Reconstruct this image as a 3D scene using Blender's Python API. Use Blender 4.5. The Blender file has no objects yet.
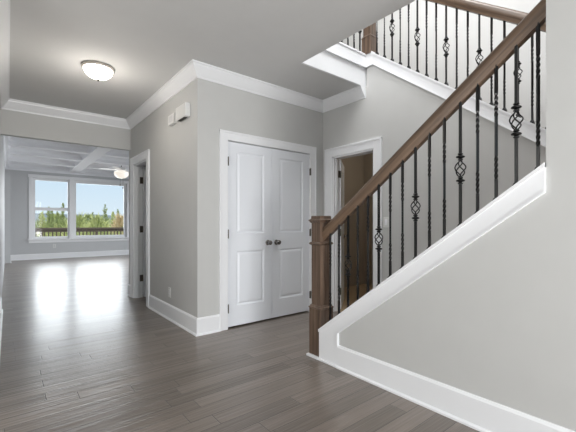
import bpy, bmesh, math, random
from mathutils import Vector, Matrix, noise
random.seed(7)
S = bpy.context.scene
COL = S.collection
PI = math.pi

# ------------------------------------------------------------------ camera
YAW = math.radians(38.8)
CAM_Z = 1.13
F_PX = 348.0
cd = bpy.data.cameras.new('camera')
cd.sensor_width = 36.0
cd.lens = F_PX * 36.0 / 576.0
cd.shift_y = 8.0 / 576.0
cd.clip_start = 0.02
cd.clip_end = 2000
cam = bpy.data.objects.new('camera', cd)
COL.objects.link(cam)
cam.location = (0, 0, CAM_Z)
cam.rotation_euler = (PI / 2, 0, -YAW)
S.camera = cam

# ------------------------------------------------------------------ world and light
S.view_settings.view_transform = 'Standard'
S.view_settings.look = 'None'
S.view_settings.gamma = 1.0
S.view_settings.use_curve_mapping = False
S.view_settings.exposure = 0.07
S.cycles.caustics_reflective = False

w = bpy.data.worlds.new('sky')
S.world = w
w.use_nodes = True
nt = w.node_tree
nt.nodes.clear()
tc = nt.nodes.new('ShaderNodeTexCoord')
sx = nt.nodes.new('ShaderNodeSeparateXYZ')
rp = nt.nodes.new('ShaderNodeValToRGB')
bg = nt.nodes.new('ShaderNodeBackground')
wo = nt.nodes.new('ShaderNodeOutputWorld')
nt.links.new(tc.outputs['Generated'], sx.inputs[0])
nt.links.new(sx.outputs['Z'], rp.inputs['Fac'])
rp.color_ramp.elements[0].position = 0.0
rp.color_ramp.elements[0].color = (0.72, 0.84, 0.92, 1)
rp.color_ramp.elements[1].position = 0.22
rp.color_ramp.elements[1].color = (0.47, 0.69, 0.88, 1)
e = rp.color_ramp.elements.new(0.6)
e.color = (0.60, 0.72, 0.88, 1)
nt.links.new(rp.outputs[0], bg.inputs['Color'])
nt.links.new(bg.outputs[0], wo.inputs['Surface'])
bg.inputs['Strength'].default_value = 1.0


def area(name, loc, target, sx_, sy_, power, col=(1, 1, 1), spread=180):
    l = bpy.data.lights.new(name, 'AREA')
    l.shape = 'RECTANGLE'
    l.size = sx_
    l.size_y = sy_
    l.energy = power
    l.color = col
    l.spread = math.radians(spread)
    o = bpy.data.objects.new(name, l)
    COL.objects.link(o)
    o.location = loc
    d = Vector(target) - Vector(loc)
    o.rotation_euler = d.to_track_quat('-Z', 'Y').to_euler()
    return o


sun = bpy.data.lights.new('sun', 'SUN'); sun.energy = 2.6; sun.angle = math.radians(2); sun.color = (1.0, 0.96, 0.9)
so_ = bpy.data.objects.new('sun', sun); COL.objects.link(so_); so_.rotation_euler = Vector((0.35, 0.75, -0.95)).to_track_quat('-Z', 'Y').to_euler()
# fill panels added out of view, plus daylight at the rear window
area('entry_fill', (1.25, -2.9, 1.6), (1.6, 3.0, 1.4), 1.3, 2.4, 55, (1.0, 0.995, 0.99))  # unseen panel added behind the camera to light the hall
area('entry_ceiling_fill', (1.1, -2.4, 0.35), (0.7, 2.4, 2.7), 1.5, 0.6, 95, (1.0, 0.995, 0.99))  # low panel tilted up, added to brighten the ceiling
area('foyer_side_fill', (-2.45, 1.6, 1.5), (2.0, 3.2, 1.6), 2.4, 2.1, 64, (1.0, 0.995, 0.985))  # unseen panel added to light the walls facing left
area('stair_hall_fill', (2.8, 1.7, 5.35), (3.0, 2.2, 0), 1.1, 2.4, 130, (0.98, 0.99, 1.0))  # panel added under the upper ceiling to light the stairwell
area('upstairs_fill', (0.5, 1.2, 4.6), (3.27, 1.6, 2.2), 2.2, 1.5, 70, (0.99, 0.995, 1.0))  # no window here; panel added to brighten the stair side wall
area('rear_window_daylight', (2.0, 14.6, 1.9), (2.0, 9.0, 0.2), 3.0, 1.9, 72, (0.93, 0.97, 1.0), 130)
area('great_room_side_fill', (5.9, 10.0, 1.7), (2.0, 10.4, -0.4), 4.4, 1.9, 130, (0.95, 0.98, 1.0), 110)  # panel added outside the made-up opening in the right wall

# ------------------------------------------------------------------ materials


def srgb(r, g, b):
    f = lambda c: ((c / 255) / 12.92) if c / 255 <= 0.04045 else (((c / 255) + 0.055) / 1.055) ** 2.4
    return (f(r), f(g), f(b), 1)


def base_mat(name):
    m = bpy.data.materials.new(name)
    m.use_nodes = True
    return m, m.node_tree, m.node_tree.nodes['Principled BSDF']


def nd(t, typ, **kw):
    n = t.nodes.new(typ)
    for k, v in kw.items():
        setattr(n, k, v)
    return n


def paint(name, col, rough=0.5, var=0.03, scale=6.0, bump=0.02, metallic=0.0):
    m, t, p = base_mat(name)
    co = nd(t, 'ShaderNodeTexCoord')
    no = nd(t, 'ShaderNodeTexNoise')
    no.inputs['Scale'].default_value = scale
    no.inputs['Detail'].default_value = 4
    t.links.new(co.outputs['Object'], no.inputs['Vector'])
    mx = nd(t, 'ShaderNodeMix', data_type='RGBA')
    mx.inputs[6].default_value = tuple(c * (1 - var) for c in col[:3]) + (1,)
    mx.inputs[7].default_value = tuple(min(1, c * (1 + var)) for c in col[:3]) + (1,)
    t.links.new(no.outputs['Fac'], mx.inputs[0])
    t.links.new(mx.outputs[2], p.inputs['Base Color'])
    p.inputs['Roughness'].default_value = rough
    p.inputs['Metallic'].default_value = metallic
    if bump:
        n2 = nd(t, 'ShaderNodeTexNoise')
        n2.inputs['Scale'].default_value = 220
        t.links.new(co.outputs['Object'], n2.inputs['Vector'])
        b = nd(t, 'ShaderNodeBump')
        b.inputs['Strength'].default_value = bump
        b.inputs['Distance'].default_value = 0.01
        t.links.new(n2.outputs['Fac'], b.inputs['Height'])
        t.links.new(b.outputs[0], p.inputs['Normal'])
    return m


def wood(name, dark, light, axis, rough=0.38):
    m, t, p = base_mat(name)
    co = nd(t, 'ShaderNodeTexCoord')
    mp = nd(t, 'ShaderNodeMapping')
    sc = [38, 38, 38]
    sc[axis] = 1.6
    mp.inputs['Scale'].default_value = sc
    t.links.new(co.outputs['Object'], mp.inputs['Vector'])
    no = nd(t, 'ShaderNodeTexNoise')
    no.inputs['Scale'].default_value = 1.0
    no.inputs['Detail'].default_value = 6
    no.inputs['Roughness'].default_value = 0.65
    no.inputs['Distortion'].default_value = 0.4
    t.links.new(mp.outputs[0], no.inputs['Vector'])
    r = nd(t, 'ShaderNodeValToRGB')
    r.color_ramp.elements[0].position = 0.3
    r.color_ramp.elements[0].color = dark
    r.color_ramp.elements[1].position = 0.72
    r.color_ramp.elements[1].color = light
    t.links.new(no.outputs['Fac'], r.inputs[0])
    t.links.new(r.outputs[0], p.inputs['Base Color'])
    p.inputs['Roughness'].default_value = rough
    b = nd(t, 'ShaderNodeBump')
    b.inputs['Strength'].default_value = 0.12
    b.inputs['Distance'].default_value = 0.004
    t.links.new(no.outputs['Fac'], b.inputs['Height'])
    t.links.new(b.outputs[0], p.inputs['Normal'])
    return m


def math_n(t, op, a, b=None):
    n = nd(t, 'ShaderNodeMath', operation=op)
    for i, v in enumerate((a, b)):
        if v is None:
            continue
        if isinstance(v, (int, float)):
            n.inputs[i].default_value = v
        else:
            t.links.new(v, n.inputs[i])
    return n.outputs[0]


def plank_floor(name, W=0.118, L=0.95):
    m, t, p = base_mat(name)
    co = nd(t, 'ShaderNodeTexCoord')
    sp = nd(t, 'ShaderNodeSeparateXYZ')
    t.links.new(co.outputs['Object'], sp.inputs[0])
    X, Y = sp.outputs['X'], sp.outputs['Y']
    ry = math_n(t, 'DIVIDE', Y, W)
    row = math_n(t, 'FLOOR', ry)
    fy = math_n(t, 'FRACT', ry)
    wn = nd(t, 'ShaderNodeTexWhiteNoise', noise_dimensions='1D')
    t.links.new(row, wn.inputs['W'])
    xo = math_n(t, 'ADD', math_n(t, 'DIVIDE', X, L), math_n(t, 'MULTIPLY', wn.outputs['Value'], 7.3))
    brick = math_n(t, 'FLOOR', xo)
    fx = math_n(t, 'FRACT', xo)
    cmb = nd(t, 'ShaderNodeCombineXYZ')
    t.links.new(row, cmb.inputs[0])
    t.links.new(brick, cmb.inputs[1])
    wn2 = nd(t, 'ShaderNodeTexWhiteNoise', noise_dimensions='2D')
    t.links.new(cmb.outputs[0], wn2.inputs['Vector'])
    rnd = wn2.outputs['Value']
    # grain, shifted from board to board
    cv = nd(t, 'ShaderNodeCombineXYZ')
    t.links.new(math_n(t, 'ADD', math_n(t, 'MULTIPLY', X, 2.2), math_n(t, 'MULTIPLY', rnd, 40)), cv.inputs[0])
    t.links.new(math_n(t, 'MULTIPLY', Y, 34), cv.inputs[1])
    t.links.new(math_n(t, 'MULTIPLY', rnd, 13), cv.inputs[2])
    no = nd(t, 'ShaderNodeTexNoise')
    no.inputs['Scale'].default_value = 1.0
    no.inputs['Detail'].default_value = 5
    no.inputs['Distortion'].default_value = 0.3
    t.links.new(cv.outputs[0], no.inputs['Vector'])
    tone = math_n(t, 'ADD', math_n(t, 'ADD', math_n(t, 'MULTIPLY', rnd, 0.34), 0.08), math_n(t, 'MULTIPLY', no.outputs['Fac'], 0.62))
    r = nd(t, 'ShaderNodeValToRGB')
    r.color_ramp.elements[0].position = 0.15
    r.color_ramp.elements[0].color = FLOOR_DARK
    r.color_ramp.elements[1].position = 0.95
    r.color_ramp.elements[1].color = FLOOR_LIGHT
    t.links.new(tone, r.inputs[0])
    # seams
    ey = math_n(t, 'MULTIPLY', math_n(t, 'MINIMUM', fy, math_n(t, 'SUBTRACT', 1.0, fy)), W)
    ex = math_n(t, 'MULTIPLY', math_n(t, 'MINIMUM', fx, math_n(t, 'SUBTRACT', 1.0, fx)), L)
    edge = math_n(t, 'MINIMUM', ey, ex)
    mr = nd(t, 'ShaderNodeMapRange')
    mr.inputs['From Min'].default_value = 0.0006
    mr.inputs['From Max'].default_value = 0.003
    t.links.new(edge, mr.inputs['Value'])
    seam = mr.outputs[0]
    mx = nd(t, 'ShaderNodeMix', data_type='RGBA')
    mx.inputs[6].default_value = (0.06, 0.052, 0.046, 1)
    t.links.new(seam, mx.inputs[0])
    t.links.new(r.outputs[0], mx.inputs[7])
    t.links.new(mx.outputs[2], p.inputs['Base Color'])
    # scraped surface
    cv2 = nd(t, 'ShaderNodeCombineXYZ')
    t.links.new(math_n(t, 'MULTIPLY', X, 1.2), cv2.inputs[0])
    t.links.new(math_n(t, 'MULTIPLY', Y, 55), cv2.inputs[1])
    t.links.new(math_n(t, 'MULTIPLY', rnd, 9), cv2.inputs[2])
    n2 = nd(t, 'ShaderNodeTexNoise')
    n2.inputs['Scale'].default_value = 1.0
    n2.inputs['Detail'].default_value = 2
    t.links.new(cv2.outputs[0], n2.inputs['Vector'])
    hgt = math_n(t, 'ADD', math_n(t, 'MULTIPLY', seam, 0.25), math_n(t, 'MULTIPLY', n2.outputs['Fac'], 0.9))
    b = nd(t, 'ShaderNodeBump')
    b.inputs['Strength'].default_value = 0.8
    b.inputs['Distance'].default_value = 0.006
    t.links.new(hgt, b.inputs['Height'])
    t.links.new(b.outputs[0], p.inputs['Normal'])
    p.inputs['Roughness'].default_value = 0.33
    p.inputs['Coat Weight'].default_value = 0.25
    p.inputs['Coat Roughness'].default_value = 0.2
    p.inputs['Specular IOR Level'].default_value = 0.5
    return m


FLOOR_DARK = srgb(94, 86, 79)
FLOOR_LIGHT = srgb(142, 131, 122)

M_WALL = paint('wall_paint', srgb(197, 197, 195), 0.6)
M_WALLG = paint('great_room_paint', srgb(196, 197, 199), 0.6)
M_CEIL = paint('ceiling_paint', srgb(208, 208, 207), 0.75)
M_COFFER = paint('shaded_coffer_paint', srgb(172, 173, 176), 0.8)  # shade of the recesses put into the ceiling colour
M_TRIM = paint('white_trim', srgb(238, 239, 241), 0.35, 0.01, bump=0.0)
M_BEAM = paint('flat_beam_white', srgb(238, 239, 243), 0.95, 0.01, bump=0.0)
M_BEAM.node_tree.nodes['Principled BSDF'].inputs['Specular IOR Level'].default_value = 0.05
M_DOOR = paint('door_white', srgb(233, 236, 241), 0.38, 0.01, bump=0.0)
M_TAUPE = paint('taupe_paint', srgb(178, 168, 154), 0.6)
M_TILE = paint('beige_floor', srgb(190, 168, 138), 0.4, 0.08, 9)
M_FLOOR = plank_floor('hardwood_planks')
M_RAIL = wood('stained_wood_rail', srgb(72, 55, 43), srgb(126, 103, 83), 0)
M_NEWEL = wood('stained_wood_post', srgb(70, 55, 45), srgb(126, 105, 89), 2)
M_TREAD = wood('stained_wood_tread', srgb(72, 55, 44), srgb(118, 95, 80), 0)
M_IRON = paint('wrought_iron', srgb(12, 12, 13), 0.3, 0.1, 40, 0.0, 0.1)
M_NICKEL = paint('satin_nickel', srgb(140, 136, 133), 0.14, 0.03, 20, 0.0, 1.0)
M_RIM = paint('brushed_rim', srgb(196, 190, 182), 0.4, 0.03, 20, 0.0, 0.7)
M_DARKMETAL = paint('dark_hinge', srgb(92, 86, 78), 0.4, 0.05, 20, 0.0, 0.5)
M_PLATE = paint('white_plastic', srgb(220, 220, 218), 0.35, 0.01, 10, 0.0)
M_DARKSLOT = paint('dark_slot', srgb(42, 40, 38), 0.6, 0.05, 10, 0.0)
M_DECK = paint('deck_wood', srgb(92, 82, 72), 0.7, 0.15, 12, 0.05)
M_DECKFL = paint('deck_boards', srgb(140, 124, 104), 0.7, 0.15, 12, 0.05)
M_GRASS = paint('meadow', srgb(196, 202, 150), 0.9, 0.3, 0.6, 0.0)
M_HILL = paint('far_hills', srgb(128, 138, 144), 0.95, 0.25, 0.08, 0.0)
M_HILL2 = paint('near_woods', srgb(138, 148, 112), 0.95, 0.35, 0.2, 0.0)
M_BARK = paint('bark', srgb(92, 76, 60), 0.9, 0.2, 20, 0.0)
M_LEAF = [paint('pine_needles', srgb(150, 160, 106), 0.7, 0.3, 3, 0.0),
          paint('yellow_green_leaves', srgb(190, 196, 134), 0.7, 0.25, 3, 0.0),
          paint('tawny_leaves', srgb(210, 190, 152), 0.7, 0.2, 3, 0.0)]


def emis(name, col, strength):
    m, t, p = base_mat(name)
    p.inputs['Base Color'].default_value = (0.9, 0.88, 0.84, 1)
    p.inputs['Roughness'].default_value = 0.3
    p.inputs['Emission Color'].default_value = col
    no = nd(t, 'ShaderNodeTexNoise')
    no.inputs['Scale'].default_value = 9
    mr = nd(t, 'ShaderNodeMapRange')
    mr.inputs['To Min'].default_value = strength * 0.85
    mr.inputs['To Max'].default_value = strength * 1.15
    t.links.new(no.outputs['Fac'], mr.inputs['Value'])
    t.links.new(mr.outputs[0], p.inputs['Emission Strength'])
    return m


M_LAMP = emis('lit_alabaster_glass', (1.0, 0.93, 0.84, 1), 5.0)
M_LAMP2 = emis('lit_fan_glass', (1.0, 0.90, 0.76, 1), 0.6)

m, t, p = base_mat('window_glass')
t.nodes.remove(p)
tr = nd(t, 'ShaderNodeBsdfTransparent')
gl = nd(t, 'ShaderNodeBsdfGlossy')
gl.inputs['Roughness'].default_value = 0.02
lw = nd(t, 'ShaderNodeLayerWeight')
lw.inputs['Blend'].default_value = 0.25
ms = nd(t, 'ShaderNodeMixShader')
t.links.new(math_n(t, 'MULTIPLY', lw.outputs['Fresnel'], 0.5), ms.inputs[0])
t.links.new(tr.outputs[0], ms.inputs[1])
t.links.new(gl.outputs[0], ms.inputs[2])
t.links.new(ms.outputs[0], t.nodes['Material Output'].inputs[0])
M_GLASS = m

# ------------------------------------------------------------------ mesh helpers


def nb():
    return bmesh.new()


def box(bm, x0, x1, y0, y1, z0, z1, bev=0.0):
    r = bmesh.ops.create_cube(bm, size=1)
    vs = r['verts']
    for v in vs:
        v.co = Vector(((x0 + x1) / 2 + v.co.x * (x1 - x0), (y0 + y1) / 2 + v.co.y * (y1 - y0),
                       (z0 + z1) / 2 + v.co.z * (z1 - z0)))
    if bev:
        es = list({e for v in vs for e in v.link_edges})
        bmesh.ops.bevel(bm, geom=es, offset=bev, segments=2, affect='EDGES', profile=0.5)
    return bm


def prism(bm, pts, axis, a, b):
    """extrude a 2D polygon along axis (0: pts are (y,z), 1: pts are (x,z), 2: pts are (x,y))"""
    def mk(p, c):
        if axis == 0: return (c, p[0], p[1])
        if axis == 1: return (p[0], c, p[1])
        return (p[0], p[1], c)
    A = [bm.verts.new(mk(p, a)) for p in pts]
    B = [bm.verts.new(mk(p, b)) for p in pts]
    n = len(pts)
    fs = [bm.faces.new(A), bm.faces.new(list(reversed(B)))]
    for i in range(n):
        fs.append(bm.faces.new((A[i], B[i], B[(i + 1) % n], A[(i + 1) % n])))
    bmesh.ops.recalc_face_normals(bm, faces=fs)
    return bm


def sweep(bm, path, prof, side=1):
    """sweep a closed (out, z) profile along a 2D polyline with mitred corners; out is to the right of travel"""
    n = len(path)
    rings = []
    for i, P in enumerate(path):
        P = Vector(P)
        d0 = (P - Vector(path[i - 1])).normalized() if i > 0 else None
        d1 = (Vector(path[i + 1]) - P).normalized() if i < n - 1 else None
        if d0 is None: d0 = d1
        if d1 is None: d1 = d0
        n0 = Vector((d0.y, -d0.x)) * side
        n1 = Vector((d1.y, -d1.x)) * side
        mv = (n0 + n1)
        mv = mv / (1 + n0.dot(n1))
        rings.append([bm.verts.new((P.x + mv.x * o, P.y + mv.y * o, z)) for o, z in prof])
    k = len(prof)
    fs = []
    for i in range(n - 1):
        for j in range(k):
            fs.append(bm.faces.new((rings[i][j], rings[i + 1][j], rings[i + 1][(j + 1) % k], rings[i][(j + 1) % k])))
    fs.append(bm.faces.new(rings[0]))
    fs.append(bm.faces.new(list(reversed(rings[-1]))))
    bmesh.ops.recalc_face_normals(bm, faces=fs)
    return bm


def lathe(bm, prof, segs=24, c=(0, 0, 0), axis=2):
    """prof: list of (r, h) along axis through c"""
    rings = []
    fs = []
    for r, h in prof:
        ring = []
        for i in range(segs):
            a = 2 * PI * i / segs
            p = (r * math.cos(a), r * math.sin(a), h)
            if axis == 0: p = (h, p[0], p[1])
            if axis == 1: p = (p[0], h, p[1])
            ring.append(bm.verts.new((c[0] + p[0], c[1] + p[1], c[2] + p[2])))
        rings.append(ring)
    for a, b in zip(rings, rings[1:]):
        for i in range(segs):
            fs.append(bm.faces.new((a[i], a[(i + 1) % segs], b[(i + 1) % segs], b[i])))
    fs.append(bm.faces.new(rings[0]))
    fs.append(bm.faces.new(list(reversed(rings[-1]))))
    bmesh.ops.recalc_face_normals(bm, faces=fs)
    return bm


def tube(bm, pts, r, segs=6):
    rings = []
    fs = []
    for i, P in enumerate(pts):
        P = Vector(P)
        d = (Vector(pts[min(i + 1, len(pts) - 1)]) - Vector(pts[max(i - 1, 0)])).normalized()
        up = Vector((0, 0, 1)) if abs(d.z) < 0.95 else Vector((1, 0, 0))
        u = d.cross(up).normalized()
        v = d.cross(u).normalized()
        rr = r[i] if isinstance(r, (list, tuple)) else r
        rings.append([bm.verts.new(P + u * rr * math.cos(2 * PI * k / segs) + v * rr * math.sin(2 * PI * k / segs)) for k in range(segs)])
    for a, b in zip(rings, rings[1:]):
        for k in range(segs):
            fs.append(bm.faces.new((a[k], a[(k + 1) % segs], b[(k + 1) % segs], b[k])))
    fs.append(bm.faces.new(rings[0]))
    fs.append(bm.faces.new(list(reversed(rings[-1]))))
    bmesh.ops.recalc_face_normals(bm, faces=fs)
    return bm


def wpos(o):
    p = Vector((0, 0, 0))
    while o:
        p += o.location
        o = o.parent
    return p


def obj(name, bm, mat, parent=None, origin=None, smooth=False, kind=None, label=None, cat=None, group=None):
    """link one bmesh, given in world coordinates, as one object whose origin is origin (default: the parent's)"""
    base = wpos(parent) if parent else Vector((0, 0, 0))
    org = Vector(origin) if origin is not None else base
    bmesh.ops.translate(bm, verts=bm.verts, vec=-org)
    me = bpy.data.meshes.new(name)
    bm.to_mesh(me)
    bm.free()
    me.materials.append(mat)
    if smooth:
        for f in me.polygons: f.use_smooth = True
        try:
            me.set_sharp_from_angle(angle=math.radians(35))
        except Exception:
            pass
    o = bpy.data.objects.new(name, me)
    COL.objects.link(o)
    o.parent = parent
    o.location = org - base
    tag(o, label, cat, group, kind)
    return o


def tag(o, label=None, cat=None, group=None, kind=None):
    if label: o['label'] = label
    if cat: o['category'] = cat
    if group: o['group'] = group
    if kind: o['kind'] = kind
    return o


def struct(name, bm, mat, label=None, parent=None, **kw):
    return obj(name, bm, mat, parent, kind=None if parent else 'structure', label=label, **kw)


def thing(name, label, cat, loc=(0, 0, 0), group=None, kind=None):
    o = bpy.data.objects.new(name, None)
    COL.objects.link(o)
    o.location = loc
    o.empty_display_size = 0.1
    return tag(o, label, cat, group, kind)


def dup(o, parent, loc=None):
    c = o.copy()
    COL.objects.link(c)
    c.parent = parent
    if loc is not None: c.location = loc
    for ch in list(o.children):
        dup(ch, c)
    return c


# ------------------------------------------------------------------ layout numbers (metres)
XL = -0.08      # hall left wall face
XA = 1.495      # hall right wall face
YB = 3.323      # closet wall face
XD = 3.27       # stair side wall face (below the upper flight)
XC = 2.028      # front face of the stair knee wall
YH = 5.80       # header between hall and great room
YF = 13.70      # rear wall of the great room
CZ = 2.74       # ceiling
UZ = 3.05       # upper floor
GZ = 3.05       # great room ceiling
YO = 2.613      # edge of the upper floor at the stair opening
XO = 2.286      # edge of the ceiling along the stair opening
SLOPE = 0.748
XE = 4.45       # outer wall of the stair hall
D = 0.12        # wall thickness


def stop(y):    # top line of the lower stringer
    return 0.257 + SLOPE * (2.094 - y)


def utop(y):    # top line of the upper skirt
    return 2.585 + SLOPE * (y - 1.813)


# ------------------------------------------------------------------ floor
bm = nb(); box(bm, -2.6, 5.75, -3.2, YF + 0.1, -0.15, 0.0)
struct('floor', bm, M_FLOOR, 'grey brown hardwood plank floor running through hall and rear room')
bm = nb(); box(bm, XD + 0.06, 5.3, 2.3, 4.28, 0.0, 0.006)
struct('floor_small_room', bm, M_TILE, 'beige floor of the small room behind the stair wall')

# ------------------------------------------------------------------ ceilings
bm = nb(); prism(bm, [(-2.6, -3.2), (XO, -3.2), (XO, YO), (XD + D, YO), (XD + D, YB + 2.0), (XD + D, YH + 0.1), (-2.6, YH + 0.1)], 2, CZ, UZ - 0.02)
struct('ceiling', bm, M_CEIL, 'smooth grey white ceiling of hall and entry')
bm = nb(); prism(bm, [(-2.6, -3.2), (XO, -3.2), (XO, YO), (XE, YO), (XE, 4.3), (-2.6, 4.3)], 2, UZ - 0.019, UZ)
struct('floor_upper', bm, M_TREAD, 'landing floor at the top of the stairs')
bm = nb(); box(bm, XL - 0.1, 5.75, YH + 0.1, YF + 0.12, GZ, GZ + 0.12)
struct('ceiling_great_room', bm, M_COFFER, 'recessed ceiling panels of the rear room, coloured darker for shade')
bm = nb(); box(bm, -2.6, XE + D, -3.2, 4.42, 5.5, 5.6)
struct('ceiling_upper', bm, M_CEIL, 'ceiling over the upper stair hall')

# ------------------------------------------------------------------ walls
bm = nb(); box(bm, XL - D, XL, 2.9, YH + 0.09, 0, CZ)
struct('wall_left', bm, M_WALL, 'left wall of the hall seen at a grazing angle')

DA0, DA1, DZ = 4.955, 5.60, 2.03    # hall door opening along Y, head height
bm = nb()
box(bm, XA, XA + D, YB, DA0, 0, CZ)
box(bm, XA, XA + D, DA1, YH + 0.09, 0, CZ)
box(bm, XA, XA + D, DA0, DA1, DZ, CZ)
struct('wall_hall_right', bm, M_WALL, 'hall right wall with doorway and two small boxes')

CX0, CX1 = 1.834, 3.03              # closet opening along X
bm = nb()
box(bm, XA + D, CX0, YB, YB + D, 0, CZ)
box(bm, CX1, XD, YB, YB + D, 0, CZ)
box(bm, CX0, CX1, YB, YB + D, DZ, CZ)
struct('wall_closet', bm, M_WALL, 'light grey wall around the white double doors')
bm = nb(); box(bm, XA + D, XD, YB + 0.75, YB + 0.85, 0, CZ)
struct('wall_closet_back', bm, M_WALL, 'back wall of the closet')

DD0, DD1 = 2.49, 3.145              # small room opening along Y
bm = nb()
prism(bm, [(0.45, 0), (DD0, 0), (DD0, 1.995), (DD1, 1.995), (DD1, 0), (YH, 0), (YH, CZ), (2.60, CZ), (2.60, 3.04), (YO - 0.11, utop(YO - 0.11) - 0.10),
            (0.45, utop(0.45) - 0.10)], 0, XD, XD + D)
struct('wall_stair_side', bm, M_WALL, 'grey wall under the upper flight with an open doorway')

# small room
bm = nb()
box(bm, 5.2, 5.3, 2.3, 4.2, 0, 2.5)
box(bm, XD + D, 5.3, 4.2, 4.28, 0, 2.5)
box(bm, XD + D, 5.3, 2.3, 2.4, 0, 2.5)
box(bm, XD + D, 5.3, 2.3, 4.28, 2.5, 2.6)
struct('wall_small_room', bm, M_TAUPE, 'dim taupe walls of the small room behind the stairs')

pl = bpy.data.lights.new('small_room_fill', 'POINT'); pl.energy = 6; pl.color = (1.0, 0.93, 0.84); pl.shadow_soft_size = 0.08  # unseen point light added to fill the small room
po = bpy.data.objects.new('small_room_fill', pl); COL.objects.link(po); po.location = (4.5, 3.0, 2.3)

# stair knee wall and the full height wall that ends the balustrade
bm = nb()
prism(bm, [(-3.2, 0), (2.085, 0), (2.085, stop(2.085) - 0.02), (0.53, stop(0.53) - 0.02), (0.53, CZ), (-3.2, CZ)], 0, XC, XC + D)
struct('wall_stair', bm, M_WALL, 'pale grey wall under the stair rail, full height at the right')

# stair hall, upper storey
bm = nb()
box(bm, XE, XE + D, -3.2, 4.3, 2.61, 5.5)
box(bm, XE, XE + D, -3.2, 2.29, 0, 2.61)
struct('wall_stair_outer', bm, M_WALL, 'bright upper wall behind the upper stair rail')
bm = nb(); box(bm, -2.6, XE + D, 4.3, 4.42, UZ, 5.5)
struct('wall_upper_back', bm, M_WALL, 'upper hall wall behind the short railing')
bm = nb(); box(bm, XC + 0.05, XE + D, -3.3, -3.2, 0, 5.5)
struct('wall_stair_front', bm, M_WALL, 'stair hall wall on the entry side')
bm = nb(); box(bm, -2.7, -2.6, -3.2, 5.0, UZ, 5.5); box(bm, -2.6, XC + 0.1, -3.3, -3.2, UZ, 5.5)
struct('wall_upper_left', bm, M_WALL, 'upper storey walls over the entry')
# foyer left side
bm = nb(); box(bm, -2.7, -2.6, -3.2, 3.02, 0, CZ); box(bm, -2.6, XL - D, 2.9, 3.02, 0, CZ)
struct('wall_foyer', bm, M_WALL, 'entry side walls left of the hall')

# room behind the hall door
bm = nb()
box(bm, XA + D, 3.5, 4.28, 4.38, 0, CZ); box(bm, 3.4, 3.5, 4.38, YH, 0, CZ)
struct('wall_hall_room', bm, M_TAUPE, 'walls of the room behind the hall doorway')

# header over the opening and the wall beside it
bm = nb(); box(bm, XL, XA, YH, YH + 0.09, 2.29, CZ + 0.1); box(bm, XA + D, 5.75, YH, YH + 0.09, 0, GZ)
box(bm, XL - D, XA + D, YH + 0.02, YH + 0.09, CZ, GZ)
struct('wall_header', bm, M_WALL, 'drop header above the wide opening to the rear room')

# great room
WX0, WXm0, WXm1, WX1, WZ0, WZ1 = 0.60, 1.60, 1.74, 3.40, 0.65, 2.61
bm = nb()
box(bm, XL - 0.1, WX0, YF, YF + 0.12, 0, GZ)
box(bm, WX1, 5.75, YF, YF + 0.12, 0, GZ)
box(bm, WX0, WX1, YF, YF + 0.12, 0, WZ0)
box(bm, WX0, WX1, YF, YF + 0.12, WZ1, GZ)
box(bm, WXm0 + 0.03, WXm1 - 0.03, YF, YF + 0.12, WZ0, WZ1)
struct('wall_far', bm, M_WALLG, 'grey rear wall around the wide window')
bm = nb(); box(bm, XL - D, XL, YH + 0.09, YF, 0, GZ); box(bm, XL, 0.05, 12.85, 13.0, 0, 2.60)
struct('wall_great_room_left', bm, M_WALLG, 'left wall of the rear room')
bm = nb()
box(bm, 5.65, 5.75, YH, 7.6, 0, GZ); box(bm, 5.65, 5.75, 12.4, YF, 0, GZ)
box(bm, 5.65, 5.75, 7.6, 12.4, 0, 0.7); box(bm, 5.65, 5.75, 7.6, 12.4, 2.6, GZ)
struct('wall_great_room_right', bm, M_WALLG, 'right wall of the rear room with an unseen opening added for side light')  # opening invented out of view to let side light in

# ------------------------------------------------------------------ crown, baseboards, casings
CROWN = [(0.0, 2.610), (0.012, 2.610), (0.016, 2.626), (0.030, 2.640), (0.056, 2.676), (0.076, 2.705), (0.080, 2.722), (0.092, 2.726), (0.092, 2.7395), (0, 2.7395)]
bm = nb(); sweep(bm, [(XL, 2.9), (XL, YH), (XA, YH), (XA, YB), (XD, YB), (XD, YO)], CROWN)
struct('trim_1', bm, M_TRIM, 'white crown moulding around the hall ceiling')
GCROWN = [(o * 1.6, z) for o, z in [(0, 2.80), (0.01, 2.80), (0.015, 2.85), (0.02, 2.86), (0.05, 2.86), (0.05, 2.95), (0.08, 3.01), (0.09, 3.045), (0, 3.045)]]
bm = nb(); sweep(bm, [(XL, 6.0), (XL, YF), (5.65, YF)], GCROWN)
struct('trim_2', bm, M_BEAM, 'white perimeter beam and crown around the coffered ceiling')

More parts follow.
